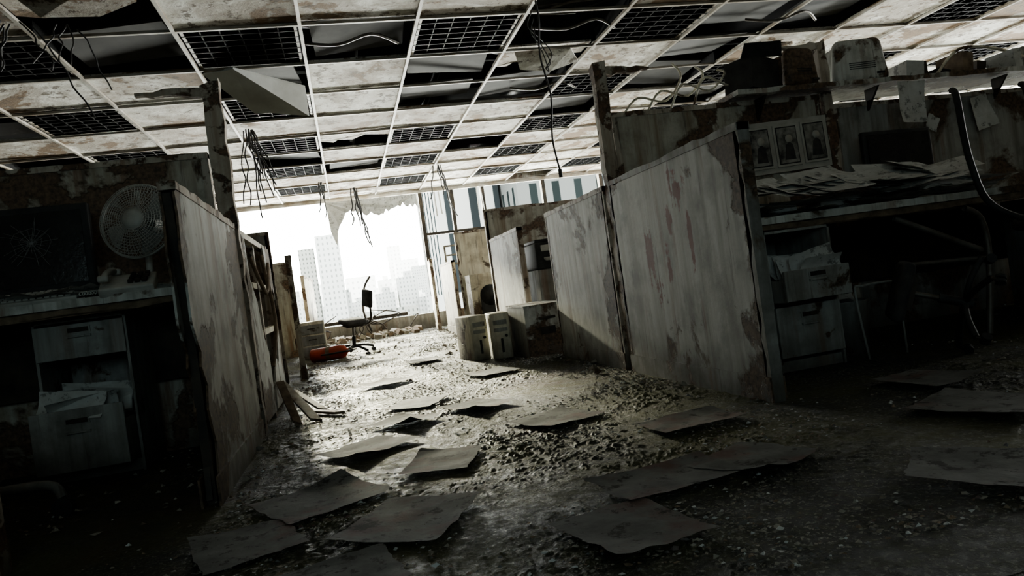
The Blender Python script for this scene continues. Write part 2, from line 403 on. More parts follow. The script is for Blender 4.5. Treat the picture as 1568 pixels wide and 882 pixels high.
# ------------------------------------------------------------------ partitions
def edge(p,q,n,j,rr,perp):
    o=[]
    for i in range(n):
        t=i/n; k=0 if i==0 else rr.uniform(-j,j)*(rr.random()**.5)
        o.append((p[0]+(q[0]-p[0])*t+perp[0]*k,p[1]+(q[1]-p[1])*t+perp[1]*k))
    return o
def partition(name,p0,p1,h,mat,seed,jag=.012,th=.05,kick=.1,poly=None,ends=(1,1),capm=None,lean=0,h2=None):
    rr=random.Random(seed); b=MB(name); p0=Vector((*p0,0));p1=Vector((*p1,0));u=(p1-p0);L=u.length;u.normalize();n=Vector((-u.y,u.x,0))
    h2=h2 or h
    W=lambda a,z,o=0: p0+u*a+n*(o+lean*z)+Vector((0,0,z))
    for s_ in(-1,1):
        if poly: P=poly
        else:
            P=edge((.02,.02),(L-.02,.02),3,0,rr,(0,1))+edge((L-.02,.02),(L-.02,h2-.02),14,jag,rr,(1,0))+edge((L-.02,h2-.02),(.02,h-.02),18,jag,rr,(0,1))+edge((.02,h-.02),(.02,.02),14,jag,rr,(1,0))
        o=s_*(th/2-.008)
        b.prism([W(a,z,o) for a,z in P],n*(s_*.008),mat)
        if kick: b.prism([W(a,z,s_*th/2) for a,z in ((0,0),(L,0),(L,kick),(0,kick))],n*(s_*.008),mat)
    if not poly: b.prism([W(a,z,-th/2+.012) for a,z in ((.03,.03),(L-.03,.03),(L-.03,h2-.06),(.03,h-.06))],n*(th-.024),DARKMT)
    cm=capm or P_POST
    for k,a in ((0,.018),(1,L-.018)):
        if ends[k]:
            hh=h if k==0 else h2
            b.prism([W(a-.018,0,-th/2),W(a+.018,0,-th/2),W(a+.018,hh,-th/2),W(a-.018,hh,-th/2)],n*th,cm)
    P=edge((0,h),(L,h2),16,.008,rr,(0,1))+[(L,h2),(L,h2-.03),(0,h-.03)]
    b.prism([W(a,z,-th/2-.004) for a,z in P],n*(th+.008),cm)
    return b.done()
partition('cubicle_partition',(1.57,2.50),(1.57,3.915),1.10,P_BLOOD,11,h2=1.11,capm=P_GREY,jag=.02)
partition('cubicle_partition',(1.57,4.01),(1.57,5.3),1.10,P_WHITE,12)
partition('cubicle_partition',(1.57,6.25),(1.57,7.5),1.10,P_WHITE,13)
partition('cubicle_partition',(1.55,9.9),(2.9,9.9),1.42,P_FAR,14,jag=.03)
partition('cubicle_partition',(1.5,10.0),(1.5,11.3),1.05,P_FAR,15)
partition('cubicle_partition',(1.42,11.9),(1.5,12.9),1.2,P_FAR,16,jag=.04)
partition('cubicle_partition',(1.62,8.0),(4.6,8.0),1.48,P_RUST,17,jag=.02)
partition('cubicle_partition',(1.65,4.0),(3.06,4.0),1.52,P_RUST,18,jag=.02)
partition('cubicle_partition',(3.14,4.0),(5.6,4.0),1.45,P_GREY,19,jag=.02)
poly=[(.06,.04),(.10,.2),(.05,.32),(.09,.40),(.03,.47),(.06,.52),(.02,.56),(-.02,.62),(-.01,.75),(-.03,.86),(0,.98),(-.01,1.06),(.05,1.085),(.3,1.07),(.55,1.08),(.9,1.065),(1.29,1.08),(1.29,.04)]
partition('cubicle_partition',(-.53,2.57),(-.53,3.86),1.10,P_WHITE,21,poly=poly,ends=(0,1))
b=MB('partition_inner_frame')
b.prism([(-.55,2.62,0),(-.55,2.66,0),(-.55,2.67,.5),(-.55,2.60,1.06),(-.55,2.57,1.06),(-.55,2.63,.5)],(.03,0,0),DARKMT)
b.prism([(-.55,2.6,.02),(-.55,3.82,.02),(-.55,3.82,1.0),(-.55,2.66,1.0),(-.55,2.70,.5)],(.02,0,0),DARKMT)
b.done()
b=MB('broken_window_partition')
for y,h in ((4.03,1.1),(4.55,1.04),(5.28,1.1)): b.box((-.53,y,h/2),(.05,.05,h),P_POST)
for z,y0,y1 in ((1.08,4.03,5.3),(.80,4.03,5.0),(.52,4.03,5.25),(.16,4.03,5.3)): b.box((-.53,(y0+y1)/2,z),(.04,y1-y0,.035),P_FAR,rot=(R.uniform(-.02,.02),0,0))
b.prism([(-.505,4.0,.05),(-.505,4.5,.05),(-.505,4.52,.40),(-.505,4.35,.52),(-.505,4.3,.7),(-.505,4.12,.82),(-.505,4.1,1.05),(-.505,4.0,1.06)],(.01,0,0),P_WHITE)
b.prism([(-.505,4.55,.05),(-.505,5.27,.05),(-.505,5.27,.62),(-.505,5.15,.5),(-.505,5.0,.3),(-.505,4.8,.36),(-.505,4.7,.24)],(.01,0,0),P_WHITE)
b.prism([(-.50,4.9,1.06),(-.50,5.28,1.08),(-.50,5.28,.72),(-.50,5.2,.8),(-.50,5.1,.74),(-.5,4.98,.9)],(.01,0,0),P_WHITE)
b.tube([(-.48,4.1,.95),(-.46,4.5,.75),(-.47,4.9,.95)],.012,WOOD); b.tube([(-.5,4.7,.3),(-.46,4.8,.6),(-.49,4.75,1.0)],.012,WOOD)
b.done()
partition('cubicle_partition',(-.47,6.78),(-.52,7.5),1.14,P_FAR,22,jag=.05)
partition('cubicle_partition',(-2.4,6.7),(-.6,6.7),1.36,P_GREY,23,jag=.03)
partition('cubicle_partition',(-2.4,10.6),(-.75,10.6),1.35,P_RUST,24,jag=.04)
partition('cubicle_partition',(-.60,10.9),(-.55,12.6),1.15,P_FAR,25,jag=.05)
partition('cubicle_partition',(-3.6,4.0),(-.60,4.0),1.50,P_RUST,26,jag=.012)
partition('cubicle_partition',(-1.95,2.24),(-1.0,2.24),.50,P_GREY,27,jag=.03)

def post(name,x,y,h,arm,seed,s=.055,z0=0):
    rr=random.Random(seed); b=MB(name); n=18; vs=[]
    for i in range(n+1):
        z=z0+(h-z0)*i/n; k=s/2*(1+rr.uniform(-.14,.08)); ox=rr.uniform(-.004,.004)
        for sx,sy in((-1,-1),(1,-1),(1,1),(-1,1)): vs.append((x+sx*k+ox,y+sy*k*.85,z+(rr.uniform(-.03,.03) if i==n else 0)))
    fs=[[i*4+k,i*4+(k+1)%4,i*4+4+(k+1)%4,i*4+4+k] for i in range(n) for k in range(4)]+[[n*4,n*4+1,n*4+2,n*4+3]]
    b._add(vs,fs,P_POST)
    if arm:
        m=8; top=[];bot=[]
        for i in range(m+1):
            t=i/m; xx=x+arm*t; top.append((xx,y-.02,h-.01-.02*t+rr.uniform(-.008,.008))); bot.append((xx,y-.02,h-.065+.03*t*t+rr.uniform(-.01,.01)))
        b.prism(top+bot[::-1],(0,.04,0),P_POST)
    return b.done()
post('broken_wood_post',-.535,3.935,1.84,-.36,31,.09)
post('broken_wood_post',1.595,3.96,1.80,.32,32,.08)
post('broken_wood_post',3.10,3.97,1.86,-.28,33,.065)

# ------------------------------------------------------------------ desks
def desk(name,x0,x1,y0,y1,z,seed,mat=P_GREY):
    rr=random.Random(seed); b=MB(name)
    P=edge((x0,y0),(x1,y0),30,.02,rr,(0,1))+[(x1,y0),(x1,y1),(x0,y1)]
    b.prism([(x,y,z-.035) for x,y in P],(0,0,.035),mat)
    P=edge((x0,y0+.02),(x1,y0+.02),20,.012,rr,(0,1))+[(x1,y0+.05),(x0,y0+.05)]
    b.prism([(x,y,z-.065+rr.uniform(-.006,.006)) for x,y in P],(0,0,.03),WOOD)
    for x in (x0+.03,x1-.03): b.box((x,(y0+y1)/2,(z-.06)/2),(.03,y1-y0-.1,z-.06),P_CAB)
    b.box(((x0+x1)/2,y1-.03,z-.25),(x1-x0-.06,.02,.36),DARKMT)
    return b.done()
desk('office_desk',-2.5,-.60,3.38,3.95,.795,41,P_WHITE)
desk('office_desk',1.65,4.3,3.02,3.95,.745,42,P_WHITE)
desk('office_desk',1.7,3.6,7.3,7.94,.745,43)

def cabinet(name,x0,y0,w,d,h,mode,seed):
    rr=random.Random(seed); b=MB(name); x1=x0+w; t=.012
    b.box((x0+t/2,y0+d/2,h/2),(t,d,h),P_CAB); b.box((x1-t/2,y0+d/2,h/2),(t,d,h),P_CAB)
    b.box((x0+w/2,y0+d-t/2,h/2),(w-.03,t,h),P_CAB); b.box((x0+w/2,y0+d/2,h-t/2),(w,d,t),P_CAB); b.box((x0+w/2,y0+d/2,.03),(w-.03,d-.02,.05),P_CAB)
    zs=[(.07,h*.47),(h*.50,h*.72),(h*.75,h-.02)]
    for (za,zb),pl in zip(zs,mode):
        if pl is None: continue
        hh=zb-za; yy=y0-pl
        b.box((x0+w/2,yy-.008,za+hh/2),(w-.016,.018,hh-.008),P_CAB,bev=.003)
        b.box((x0+w/2,yy+.2,za+.02),(w-.04,.4,.008),DARKMT)
        for s_ in(-1,1): b.box((x0+w/2+s_*(w/2-.02),yy+.2,za+hh*.35),(.006,.4,hh*.7),P_CAB)
        b.box((x0+w/2,yy-.022,za+hh*.62),(w*.26,.010,.009),P_CAB,bev=.003)
        for s_ in(-1,1): b.box((x0+w/2+s_*w*.12,yy-.018,za+hh*.62),(.008,.02,.01),P_CAB)
        b.box((x0+w/2,yy-.019,za+hh*.80),(w*.26,.004,.03),P_CAB); b.box((x0+w/2,yy-.021,za+hh*.80),(w*.22,.004,.02),DARKMT)
        if pl>.05:
            for k in range(9):
                b.sheet((x0+w/2+rr.uniform(-.05,.05),yy+.03+k*.03,zb-.01+rr.uniform(0,.03)),w*.7,.12,(math.radians(90+rr.uniform(-35,25)),rr.uniform(-.2,.2),rr.uniform(-.2,.2)),PAPER,.02,6,rr)
    return b.done()
cabinet('filing_cabinet',-1.36,3.55,.38,.36,.72,(.16,None,.0),51)
cabinet('filing_cabinet',1.92,3.02,.36,.45,.675,(.0,.10,None),52)
def box_tower(name,x,y,w,d,h,rz,mat):
    b=MB(name)
    b.box((0,0,h/2),(w,d,h),mat,bev=.012)
    b.box((0,-d/2-.003,h*.8),(w*.7,.01,h*.1),P_CAB,bev=.002); b.box((0,-d/2-.003,h*.64),(w*.7,.01,h*.08),P_CAB,bev=.002)
    b.box((0,-d/2-.003,h*.3),(w*.12,.012,h*.3),DARKPL,bev=.002); b.cyl((w*.25,-d/2-.012,h*.5),(w*.25,-d/2,h*.5),.012,DARKPL)
    return b.done(loc=(x,y,0),rot=(0,0,rz))
box_tower('computer_tower',1.00,6.15,.15,.42,.38,.15,P_FAR)
box_tower('computer_tower',1.20,5.98,.16,.42,.38,-.1,P_FAR)
b=MB('overturned_file_drawer')
b.box((0,0,.01),(.36,.5,.02),P_CAB)
for s_ in(-1,1): b.box((s_*.175,0,.2),(.015,.5,.40),P_CAB); b.box((0,s_*.25,.2),(.365,.015,.40),P_WHITE)
b.box((0,-.265,.3),(.14,.014,.02),DARKMT,bev=.003); b.box((0,0,.41),(.37,.52,.012),P_WHITE,rot=(.02,0,0)); b.box((0,-.262,.2),(.12,.006,.06),DARKMT)
b.done(loc=(1.50,5.78,0),rot=(0,0,.05))
b=MB('office_copier')
b.box((2.05,6.9,.35),(.5,.5,.7),P_GREY,bev=.01); b.box((2.05,6.88,.83),(.5,.5,.26),DARKPL,bev=.02); b.box((2.05,6.62,.80),(.36,.14,.02),WHITEPL,rot=(.2,0,0)); b.box((2.05,6.63,.90),(.4,.02,.06),WHITEPL,bev=.004)
b.box((2.05,6.9,.975),(.48,.46,.03),DARKPL,bev=.006); b.done()
b=MB('arched_file_box')
b.box((1.85,9.6,.4),(.5,.4,.8),P_FAR,bev=.01)
b.lathe([(.14,0),(.14,.02),(0,.02)],(1.85,9.4,.5),DARKPL,20,(math.pi/2,0,0)); b.box((1.85,9.39,.3),(.28,.02,.4),DARKPL); b.done()

# ------------------------------------------------------------------ office chairs
def chair(name,loc,rot,mat=FABR,arms=True,back=True,s=1.0,bs=1.0):
    b=MB(name); b.T=Matrix.Scale(s,4)
    for i in range(5):
        a=2*math.pi*i/5+.3; d=Vector((math.cos(a),math.sin(a),0))
        P=[(d*.03+V(0,0,.12)),(d*.15+V(0,0,.11)),(d*.29+V(0,0,.075))]
        b.tube(P,.018,DARKPL,8); e=d*.29; t=Vector((-d.y,d.x,0))
        b.cyl(e+V(0,0,.08),e+V(0,0,.04),.01,DARKMT)
        for k in(-1,1): b.cyl(e+t*(k*.006)+V(0,0,.028),e+t*(k*.024)+V(0,0,.028),.028,DARKPL,14)
    b.cyl((0,0,.08),(0,0,.26),.028,DARKPL); b.cyl((0,0,.26),(0,0,.42),.016,TUBEMT)
    b.box((0,0,.42),(.2,.24,.03),DARKMT)
    b.box((0,0,.47),(.46*bs,.44*bs,.075),mat,bev=.035)
    if back:
        b.tube([(0,.10,.42),(0,.24,.42),(0,.29,.5),(0,.28,.7),(0,.27,.8)],.016,DARKMT)
        b.box((0,.25,.78),(.40*bs,.06,.34*bs),mat,rot=(-.08,0,0),bev=.028)
    if arms:
        for k in(-1,1): b.tube([(k*.2,.12,.44),(k*.29,.12,.46),(k*.29,.12,.66),(k*.29,-.14,.68),(k*.29,-.17,.62),(k*.28,-.12,.46),(k*.2,-.1,.44)],.014,DARKPL)
    return b.done(loc=loc,rot=rot)
chair('office_chair',(.0,9.1,.02),(0,.16,-1.2),arms=False,s=.85,bs=.75)
chair('overturned_office_chair',(2.72,2.62,.21),(0,-1.25,-.6),arms=False,back=False,s=.75,bs=.8)
b=MB('broken_tubular_chair')
for o in(0,.42):
    b.tube([(3.0+o,2.93,1.24),(2.97+o,2.88,1.2),(2.93+o,2.83,1.0),(2.92+o,2.8,.85),(2.96+o,2.78,.68),(3.06+o,2.72,.58),(3.22+o,2.66,.54),(3.4+o,2.6,.52)],.016,DARKPL)
b.box((3.40,2.66,.53),(.5,.4,.06),FABR,rot=(0,.06,0),bev=.028)
b.tube([(3.4,2.6,.52),(3.8,2.6,.52)],.016,DARKPL)
for x in (3.1,3.45,3.8): b.tube([(x,2.72,.50),(x,2.64,.3),(x,2.62,.012)],.014,DARKPL)
b.done()
b=MB('broken_chair_leg')
b.tube([(-1.55,2.85,.14),(-1.3,2.86,.13),(-1.12,2.88,.12),(-1.08,2.88,.07)],.018,P_CAB,8); b.cyl((-1.08,2.86,.035),(-1.08,2.90,.035),.035,DARKPL,16); b.cyl((-1.55,2.85,.15),(-1.55,2.85,.0),.02,DARKPL)
b.done()
# ------------------------------------------------------------------ left desk things
b=MB('desk_fan')
C=Vector((-.86,3.52,1.115)); T=Matrix.Translation(C)@Euler((math.radians(80),0,math.radians(-14))).to_matrix().to_4x4()
b.T=T; Rf=.168
for k in range(11):
    r=.05+(Rf-.05)*k/10; zz=.055*math.sqrt(max(0,1-(r/(Rf+.01))**2))
    b.tube([(r*math.cos(a),r*math.sin(a),zz) for a in [i*2*math.pi/28 for i in range(28)]],.0015,WHITEPL,4,True,0)
for k in range(56):
    a=2*math.pi*k/56; b.tube([(r*math.cos(a+r*1.3),r*math.sin(a+r*1.3),.055*math.sqrt(max(0,1-(r/(Rf+.01))**2))) for r in (.045,.08,.115,.145,Rf)],.0013,WHITEPL,4,False,0)
    b.tube([(r*math.cos(a),r*math.sin(a),-.06*math.sqrt(max(0,1-(r/(Rf+.01))**2))) for r in (.045,.10,Rf)],.0011,WHITEPL,4,False,0)
b.tube([(Rf*math.cos(a),Rf*math.sin(a),0) for a in [i*2*math.pi/36 for i in range(36)]],.006,WHITEPL,8,True,0)
b.lathe([(0,.062),(.03,.062),(.046,.055),(.05,.045)],(0,0,0),WHITEPL,24)
b.lathe([(.05,-.05),(.055,-.08),(.05,-.13),(.02,-.15),(0,-.15)],(0,0,0),WHITEPL,24)
for k in range(4):
    a0=2*math.pi*k/4; vs=[];n=6
    for j in range(n):
        r=.03+.12*j/(n-1)
        for q in range(4):
            a=a0+q*.33*(.6+.4*j/(n-1)); vs.append((r*math.cos(a),r*math.sin(a),-.02+.012*q))
    b._add(vs,[[j*4+q,j*4+q+1,j*4+5+q,j*4+4+q] for j in range(n-1) for q in range(3)],P_CAB,True)
b.T=Matrix.Identity(4)
b.tube([(C.x,C.y+.07,C.z),(C.x,C.y+.09,C.z-.12),(C.x,C.y+.06,.83)],.016,WHITEPL); b.lathe([(0,.035),(.06,.03),(.1,.015),(.11,0)],(C.x,C.y+.06,.797),WHITEPL)
b.done()
b=MB('broken_monitor')
b.box((-1.42,3.72,1.06),(.60,.05,.40),DARKPL,rot=(-.06,0,.05),bev=.01); b.box((-1.42,3.695,1.06),(.54,.012,.34),GLASSD,rot=(-.06,0,.05))
cx,cz=-1.36,1.09
for i in range(26):
    a=2*math.pi*i/26+R.uniform(-.1,.1); L=R.uniform(.05,.17); P=[]; ja=R.uniform(-.25,.25)
    for k in range(5): t=k/4; P.append((cx+math.cos(a+ja*t)*L*t,3.685,cz+math.sin(a+ja*t)*L*t*.85))
    b.tube(P,.0008,CRACK,4,False,0)
for r in (.02,.045,.08): b.tube([(cx+r*R.uniform(.85,1.15)*math.cos(a),3.685,cz+.85*r*R.uniform(.85,1.1)*math.sin(a)) for a in [i*2*math.pi/13 for i in range(13)]],.0007,CRACK,4,True,0)
b.box((-1.42,3.78,.85),(.06,.04,.14),DARKPL); b.box((-1.42,3.75,.803),(.24,.18,.012),DARKPL,bev=.004); b.done()
b=MB('desk_telephone')
b.box((-.92,3.46,.83),(.22,.17,.05),WHITEPL,rot=(.4,0,.1),bev=.01)
for i in range(4):
    for j in range(3): b.box((-.90+j*.028,3.41+i*.024,.845+i*.011),(.020,.018,.014),DARKMT,rot=(.4,0,.1),bev=.002)
b.tube([(-1.0,3.40,.86),(-1.0,3.43,.885),(-.995,3.50,.905),(-.99,3.55,.90)],.014,WHITEPL,10); b.box((-1.0,3.40,.865),(.045,.045,.03),WHITEPL,bev=.01); b.box((-.99,3.55,.90),(.045,.045,.03),WHITEPL,bev=.01)
b.tube([(-1.0,3.4,.84)]+[(-1.03+.008*math.cos(k*1.6)-k*.003,3.40,.815+.008*math.sin(k*1.6)) for k in range(24)],.0025,WHITEPL,5); b.done()
b=MB('computer_keyboard')
b.box((-1.32,3.47,.822),(.40,.15,.02),WHITEPL,rot=(.28,0,.06),bev=.005)
for i in range(14):
    for j in range(5): b.box((-1.50+i*.0265,3.415+j*.026+ (i*.0016),.820+j*.0075),(.021,.021,.012),WHITEPL,rot=(.28,0,.06),bev=.002)
b.done()
b=MB('paper_pile')
for i in range(14): b.sheet((-1.15+R.uniform(-.35,.4),3.60+R.uniform(-.1,.12),.798+i*.002),.21,.29,(R.uniform(0,.12),0,R.uniform(0,3)),PAPER,.02)
b.done()
b=MB('paper_pile')
for x,h in ((2.2,.07),(2.6,.09),(2.95,.06)): b.box((x,3.45,.748+h/2),(.24,.3,h),PAPER,rot=(0,0,R.uniform(-.3,.3)))
for i in range(34):
    x=R.uniform(1.85,3.4); b.sheet((x,3.2+R.uniform(-.12,.3),.750+.0018*i),.22,.30,(R.uniform(0,.10),R.uniform(-.08,.08),R.uniform(0,3.1)),PAPER,.012)
for i in range(38):
    x=R.uniform(1.95,3.25); y=3.16+R.uniform(0,.22)
    b.sheet((x,y,.80+(y-3.1)*.40+R.uniform(0,.04)),.32,.23,(R.uniform(.25,.48),R.uniform(-.14,.14),R.uniform(-.5,.5)),PAPER,.012)
b.done()
b=MB('desk_monitor')
b.box((3.42,3.80,1.06),(.46,.04,.32),DARKPL,rot=(-.05,.03,-.1),bev=.01); b.box((3.42,3.776,1.06),(.41,.01,.27),GLASSD,rot=(-.05,.03,-.1)); b.box((3.42,3.84,.85),(.06,.04,.2),DARKPL); b.box((3.42,3.82,.755),(.22,.16,.014),DARKPL,bev=.004)
b.done()
b=MB('pinned_photo_frames')
b.box((2.765,3.955,1.215),(.62,.012,.32),FRAME,rot=(0,-.03,0))
for x,z in((2.57,1.21),(2.765,1.215),(2.96,1.225)):
    b.box((x,3.945,z),(.172,.012,.26),FRAME,rot=(0,-.03,0),bev=.003)
    b.box((x,3.9385,z),(.145,.002,.232),DARKPL,rot=(0,-.03,0)); b.box((x,3.937,z),(.132,.003,.218),PHOTO,rot=(0,-.03,0))
    b.lathe([(.025,0),(.025,.003),(0,.003)],(x+.01,3.936,z+.04),FRAME,14,(math.pi/2,0,0)); b.prism([(x-.03,3.936,z-.09),(x+.045,3.936,z-.09),(x+.035,3.936,z+.0),(x+.01,3.936,z+.02),(x-.015,3.936,z+.0)],(0,-.003,0),FABR)
b.done()
b=MB('pinned_notes')
b.sheet((3.57,3.80,1.38),.19,.26,(math.radians(88),.05,0),PAPER,.015); b.sheet((3.83,3.93,1.26),.09,.1,(math.radians(88),.5,0),PAPER,.015); b.sheet((4.25,3.94,1.3),.16,.22,(math.radians(86),-.2,0),PAPER,.02)
b.done()
b=MB('overhead_shelf')
P=edge((2.4,3.82),(5.5,3.82),40,.02,random.Random(5),(0,1))+[(5.5,3.82),(5.5,4.25),(2.4,4.25)]
b.prism([(x,y,1.525) for x,y in P],(0,0,.03),P_WHITE)
for x in(2.6,3.4,4.4,5.3): b.prism([(x,3.98,1.52),(x,3.86,1.52),(x,3.98,1.38)],(.015,0,0),DARKMT)
b.done()
def crt(name,x,z,w,h,rz):
    b=MB(name)
    b.box((0,0,h/2),(w,.09,h),P_WHITE,bev=.042,taper=(.80,1)); b.box((0,.14,h/2),(w*.80,.26,h*.86),P_WHITE,bev=.06)
    b.box((w*.3,-.046,.045),(.05,.012,.012),DARKPL)
    for k in range(4): b.box((0,-.046,h*.3+k*.012),(w*.45,.004,.004),DARKPL)
    return b.done(loc=(x,3.93,z),rot=(0,.0,rz))
crt('crt_monitor',2.91,1.557,.27,.25,.2)
crt('crt_monitor',3.34,1.557,.38,.28,-.15)
b=MB('dark_storage_box')
b.box((2.62,4.0,1.66),(.24,.22,.2),DARKPL,rot=(0,.12,.3)); b.prism([(2.5,3.9,1.76),(2.74,3.84,1.74),(2.72,3.80,1.82),(2.5,3.84,1.83)],(0,.004,.004),DARKPL); b.done()
b=MB('bent_metal_rods')
for k in range(4):
    x=1.75+.15*k; b.tube([(x,4.0,1.52),(x+.1,4.0,1.60+.03*k),(x+.3,4.05,1.58+.02*k),(x+.42,4.05,1.72),(x+.4,4.1,1.82-.03*k)],.007,P_FAR)
b.done()
b=MB('shelf_clutter')
for i in range(13):
    x=3.7+i*.13; h=R.uniform(.03,.15); b.box((x,3.98+R.uniform(-.05,.1),1.557+h/2),(R.uniform(.05,.13),.2,h),R.choice([DARKPL,P_GREY,PAPER,DARKMT,WOOD,P_WHITE]),rot=(0,R.uniform(-.1,.25),R.uniform(-.2,.2)))
b.tube([(3.9,3.9,1.57),(4.1,3.9,1.72),(4.4,3.9,1.70),(4.7,3.9,1.6)],.01,P_FAR)
b.done()
b=MB('collapsed_desk_frame')
b.tube([(2.72,3.1,.66),(3.12,3.0,.44)],.016,TUBEMT); b.tube([(3.05,3.0,.66),(3.14,3.0,.60),(3.16,3.0,.40),(3.1,3.0,.02)],.016,TUBEMT); b.tube([(2.7,3.1,.42),(3.16,3.0,.40)],.012,TUBEMT)
b.tube([(2.35,2.95,.012),(2.32,2.95,.33),(2.36,2.95,.36),(2.54,2.95,.36),(2.56,2.95,.33),(2.56,2.95,.012)],.006,P_CAB)
b.done()
b=MB('waste_bin')
b.lathe([(0,0),(.09,0),(.115,.27),(.12,.275),(.11,.27),(.085,.01)],(2.48,3.25,0),P_CAB,20); b.sheet((2.48,3.25,.25),.18,.2,(.3,.2,0),PAPER,.06); b.done()
b=MB('fallen_binders')
for i in range(6): b.box((3.0+.12*i,2.3+.12*R.random(),.03+.03*(i%2)),(.24,.3,.05),R.choice([DARKPL,P_GREY,WHITEPL]),rot=(R.uniform(-.1,.1),R.uniform(-.1,.1),R.uniform(0,3)),bev=.004)
b.done()
b=MB('fire_extinguisher')
prof=[(0,0),(.06,.0),(.078,.012),(.082,.03),(.082,.36),(.07,.41),(.035,.44),(.022,.45),(.022,.48),(0,.48)]
b.lathe(prof,(0,0,0),REDMT,24); b.cyl((0,0,.48),(0,0,.50),.03,DARKMT); b.box((0,.03,.52),(.02,.13,.012),DARKMT); b.box((0,.03,.495),(.02,.11,.01),DARKMT,rot=(.2,0,0))
b.tube([(0,-.03,.49),(0,-.1,.46),(0,-.11,.3),(0,-.1,.16)],.01,DARKPL); b.lathe([(.0835,.2),(.0835,.25)],(0,0,0),WOOD,24)
b.done(loc=(-.50,8.8,.083),rot=(0,math.radians(88),math.radians(-20)))
b=MB('small_drawer_unit')
b.box((0,0,.24),(.34,.42,.48),P_FAR,bev=.01)
for i in range(3): b.box((0,-.214,.1+.14*i),(.3,.012,.12),P_CAB,bev=.003); b.box((0,-.225,.11+.14*i),(.1,.01,.012),DARKMT)
b.done(loc=(-.52,9.75,0),rot=(0,0,.1))
def plank(p,q,w,seed,mat=P_WHITE):
    b=MB('fallen_plank'); p=Vector(p);q=Vector(q);d=(q-p).normalized();s_=d.cross(V(0,0,1)).normalized()*w/2; rr=random.Random(seed)
    P=[p-s_]+[p+s_]+[p.lerp(q,.5)+s_*rr.uniform(.9,1.1),q+s_*1.0,q+d*.03,q-s_*.8+d*.05,p.lerp(q,.4)-s_]
    b.prism(P,(0,0,.015),mat); return b.done()
plank((-.47,4.75,.17),(-.26,4.12,.01),.055,1,P_FAR); plank((-.46,4.55,.20),(-.36,4.15,.01),.045,2,WOOD); plank((-.42,4.9,.10),(-.24,4.5,.01),.04,3,P_FAR)
plank((-.3,4.45,.01),(-.14,4.2,.01),.04,4,WOOD)

# ------------------------------------------------------------------ floor litter
b=MB('scattered_paper_sheets')
for i,(x,y,w,h,rz) in enumerate([(-.17,2.37,.34,.34,.5),(.08,1.97,.30,.36,-.5),(-.35,2.05,.26,.32,.3),(0,3.05,.28,.34,-.9),(.25,2.57,.24,.32,-.35),(.3,4.08,.28,.34,-.5),(.56,3.62,.26,.32,.5),(.78,2.94,.30,.30,-1.2),(.78,1.84,.38,.24,.15),(1.05,1.85,.28,.26,.5),(.55,1.55,.26,.30,.2),(1.15,2.43,.34,.24,.1),(.19,3.52,.24,.28,.8),(-.1,1.62,.26,.26,.2),(.9,4.9,.30,.30,.3),(.2,5.3,.3,.30,.8),(.6,6.6,.28,.32,.2),(1.9,1.9,.3,.34,.4),(2.5,1.6,.3,.34,1.1),(1.4,1.4,.3,.34,.8),(2.1,2.35,.26,.3,.2)]):
    b.sheet((x,y,.0085+.0006*i),w,h,(0,0,rz),PAPER_F,.006,14,rag=.10,corner=.006 if i%3 else .018)
b.done()
b=MB('floor_debris'); rr=random.Random(3)
def shard(x,y,s,m):
    a=rr.uniform(0,6.28); pts=[]; z=.002
    k=rr.choice([3,4,5])
    for i in range(k): t=a+2*math.pi*i/k; q=s*rr.uniform(.5,1.2); pts.append((x+q*math.cos(t),y+q*math.sin(t)*rr.uniform(.5,1),z+rr.uniform(0,.5)*s+.001))
    top=(x+rr.uniform(-.3,.3)*s,y,z+s*rr.uniform(.4,1.1))
    b._add(pts+[top],[[i,(i+1)%k,k] for i in range(k)],m)
n=0
while n<20000:
    y=1.2+12*rr.random()**1.35; x=rr.uniform(-.47,1.52) if rr.random()<.62 else rr.uniform(-2.5,4.5)
    dn=mnoise.noise(Vector((x*1.6,y*1.6,2)))+.5*mnoise.noise(Vector((x*5,y*5,7)))
    if rr.random()>.25+dn*1.6: continue
    n+=1
    s=rr.choice([.004,.004,.005,.006,.007,.009])*(1+y*.07)
    shard(x,y,s,rr.choice([RUBB,RUBB,PAPER_F,WOOD,PAPER_F,RUBB,RUBB,PAPER]))
for i in range(260):
    sd=rr.choice([-.42,1.46,-.42,1.46,rr.uniform(-.4,1.4)]); shard(sd+rr.uniform(-.12,.12),rr.uniform(2.6,13),rr.uniform(.012,.035),rr.choice([RUBB,WOOD,P_WHITE]))
for i in range(90): shard(rr.uniform(-1.9,-.65),rr.uniform(2.4,3.6),rr.uniform(.006,.02),rr.choice([RUBB,RUBB,P_WHITE]))
b.done()
b=MB('window_rubble')
for i in range(240):
    x=rr.uniform(-1.6,1.2); y=13.3-abs(rr.gauss(0,.45)); s=rr.uniform(.02,.12); b.box((x,y,s*.35),(s,s*rr.uniform(.5,1.3),s*.7),RUBB if rr.random()<.7 else WOOD,rot=(rr.uniform(-.5,.5),rr.uniform(-.5,.5),rr.uniform(0,3)))
for i in range(14):
    x=rr.uniform(-1.2,1.1); y=13.2; b.tube([(x,y,.02),(x+rr.uniform(-.15,.15),y,.2),(x+rr.uniform(-.3,.3),y+.1,rr.uniform(.25,.4)),(x+rr.uniform(-.4,.4),y,rr.uniform(.2,.5))],.01,DARKMT)
b.tube([(.35,13.3,.1),(.25,13.3,.5),(.32,13.3,.9),(.45,13.3,1.1)],.02,DARKMT)
b.done()
b=MB('metal_rail_frame')
for z in (1.05,1.2,1.35): b.tube([(1.62,11.5,z),(2.2,11.5,z)],.015,TUBEMT,smooth=0)
for x in(1.62,1.9,2.2): b.tube([(x,11.5,0),(x,11.5,1.36)],.018,TUBEMT,smooth=0)
b.done()

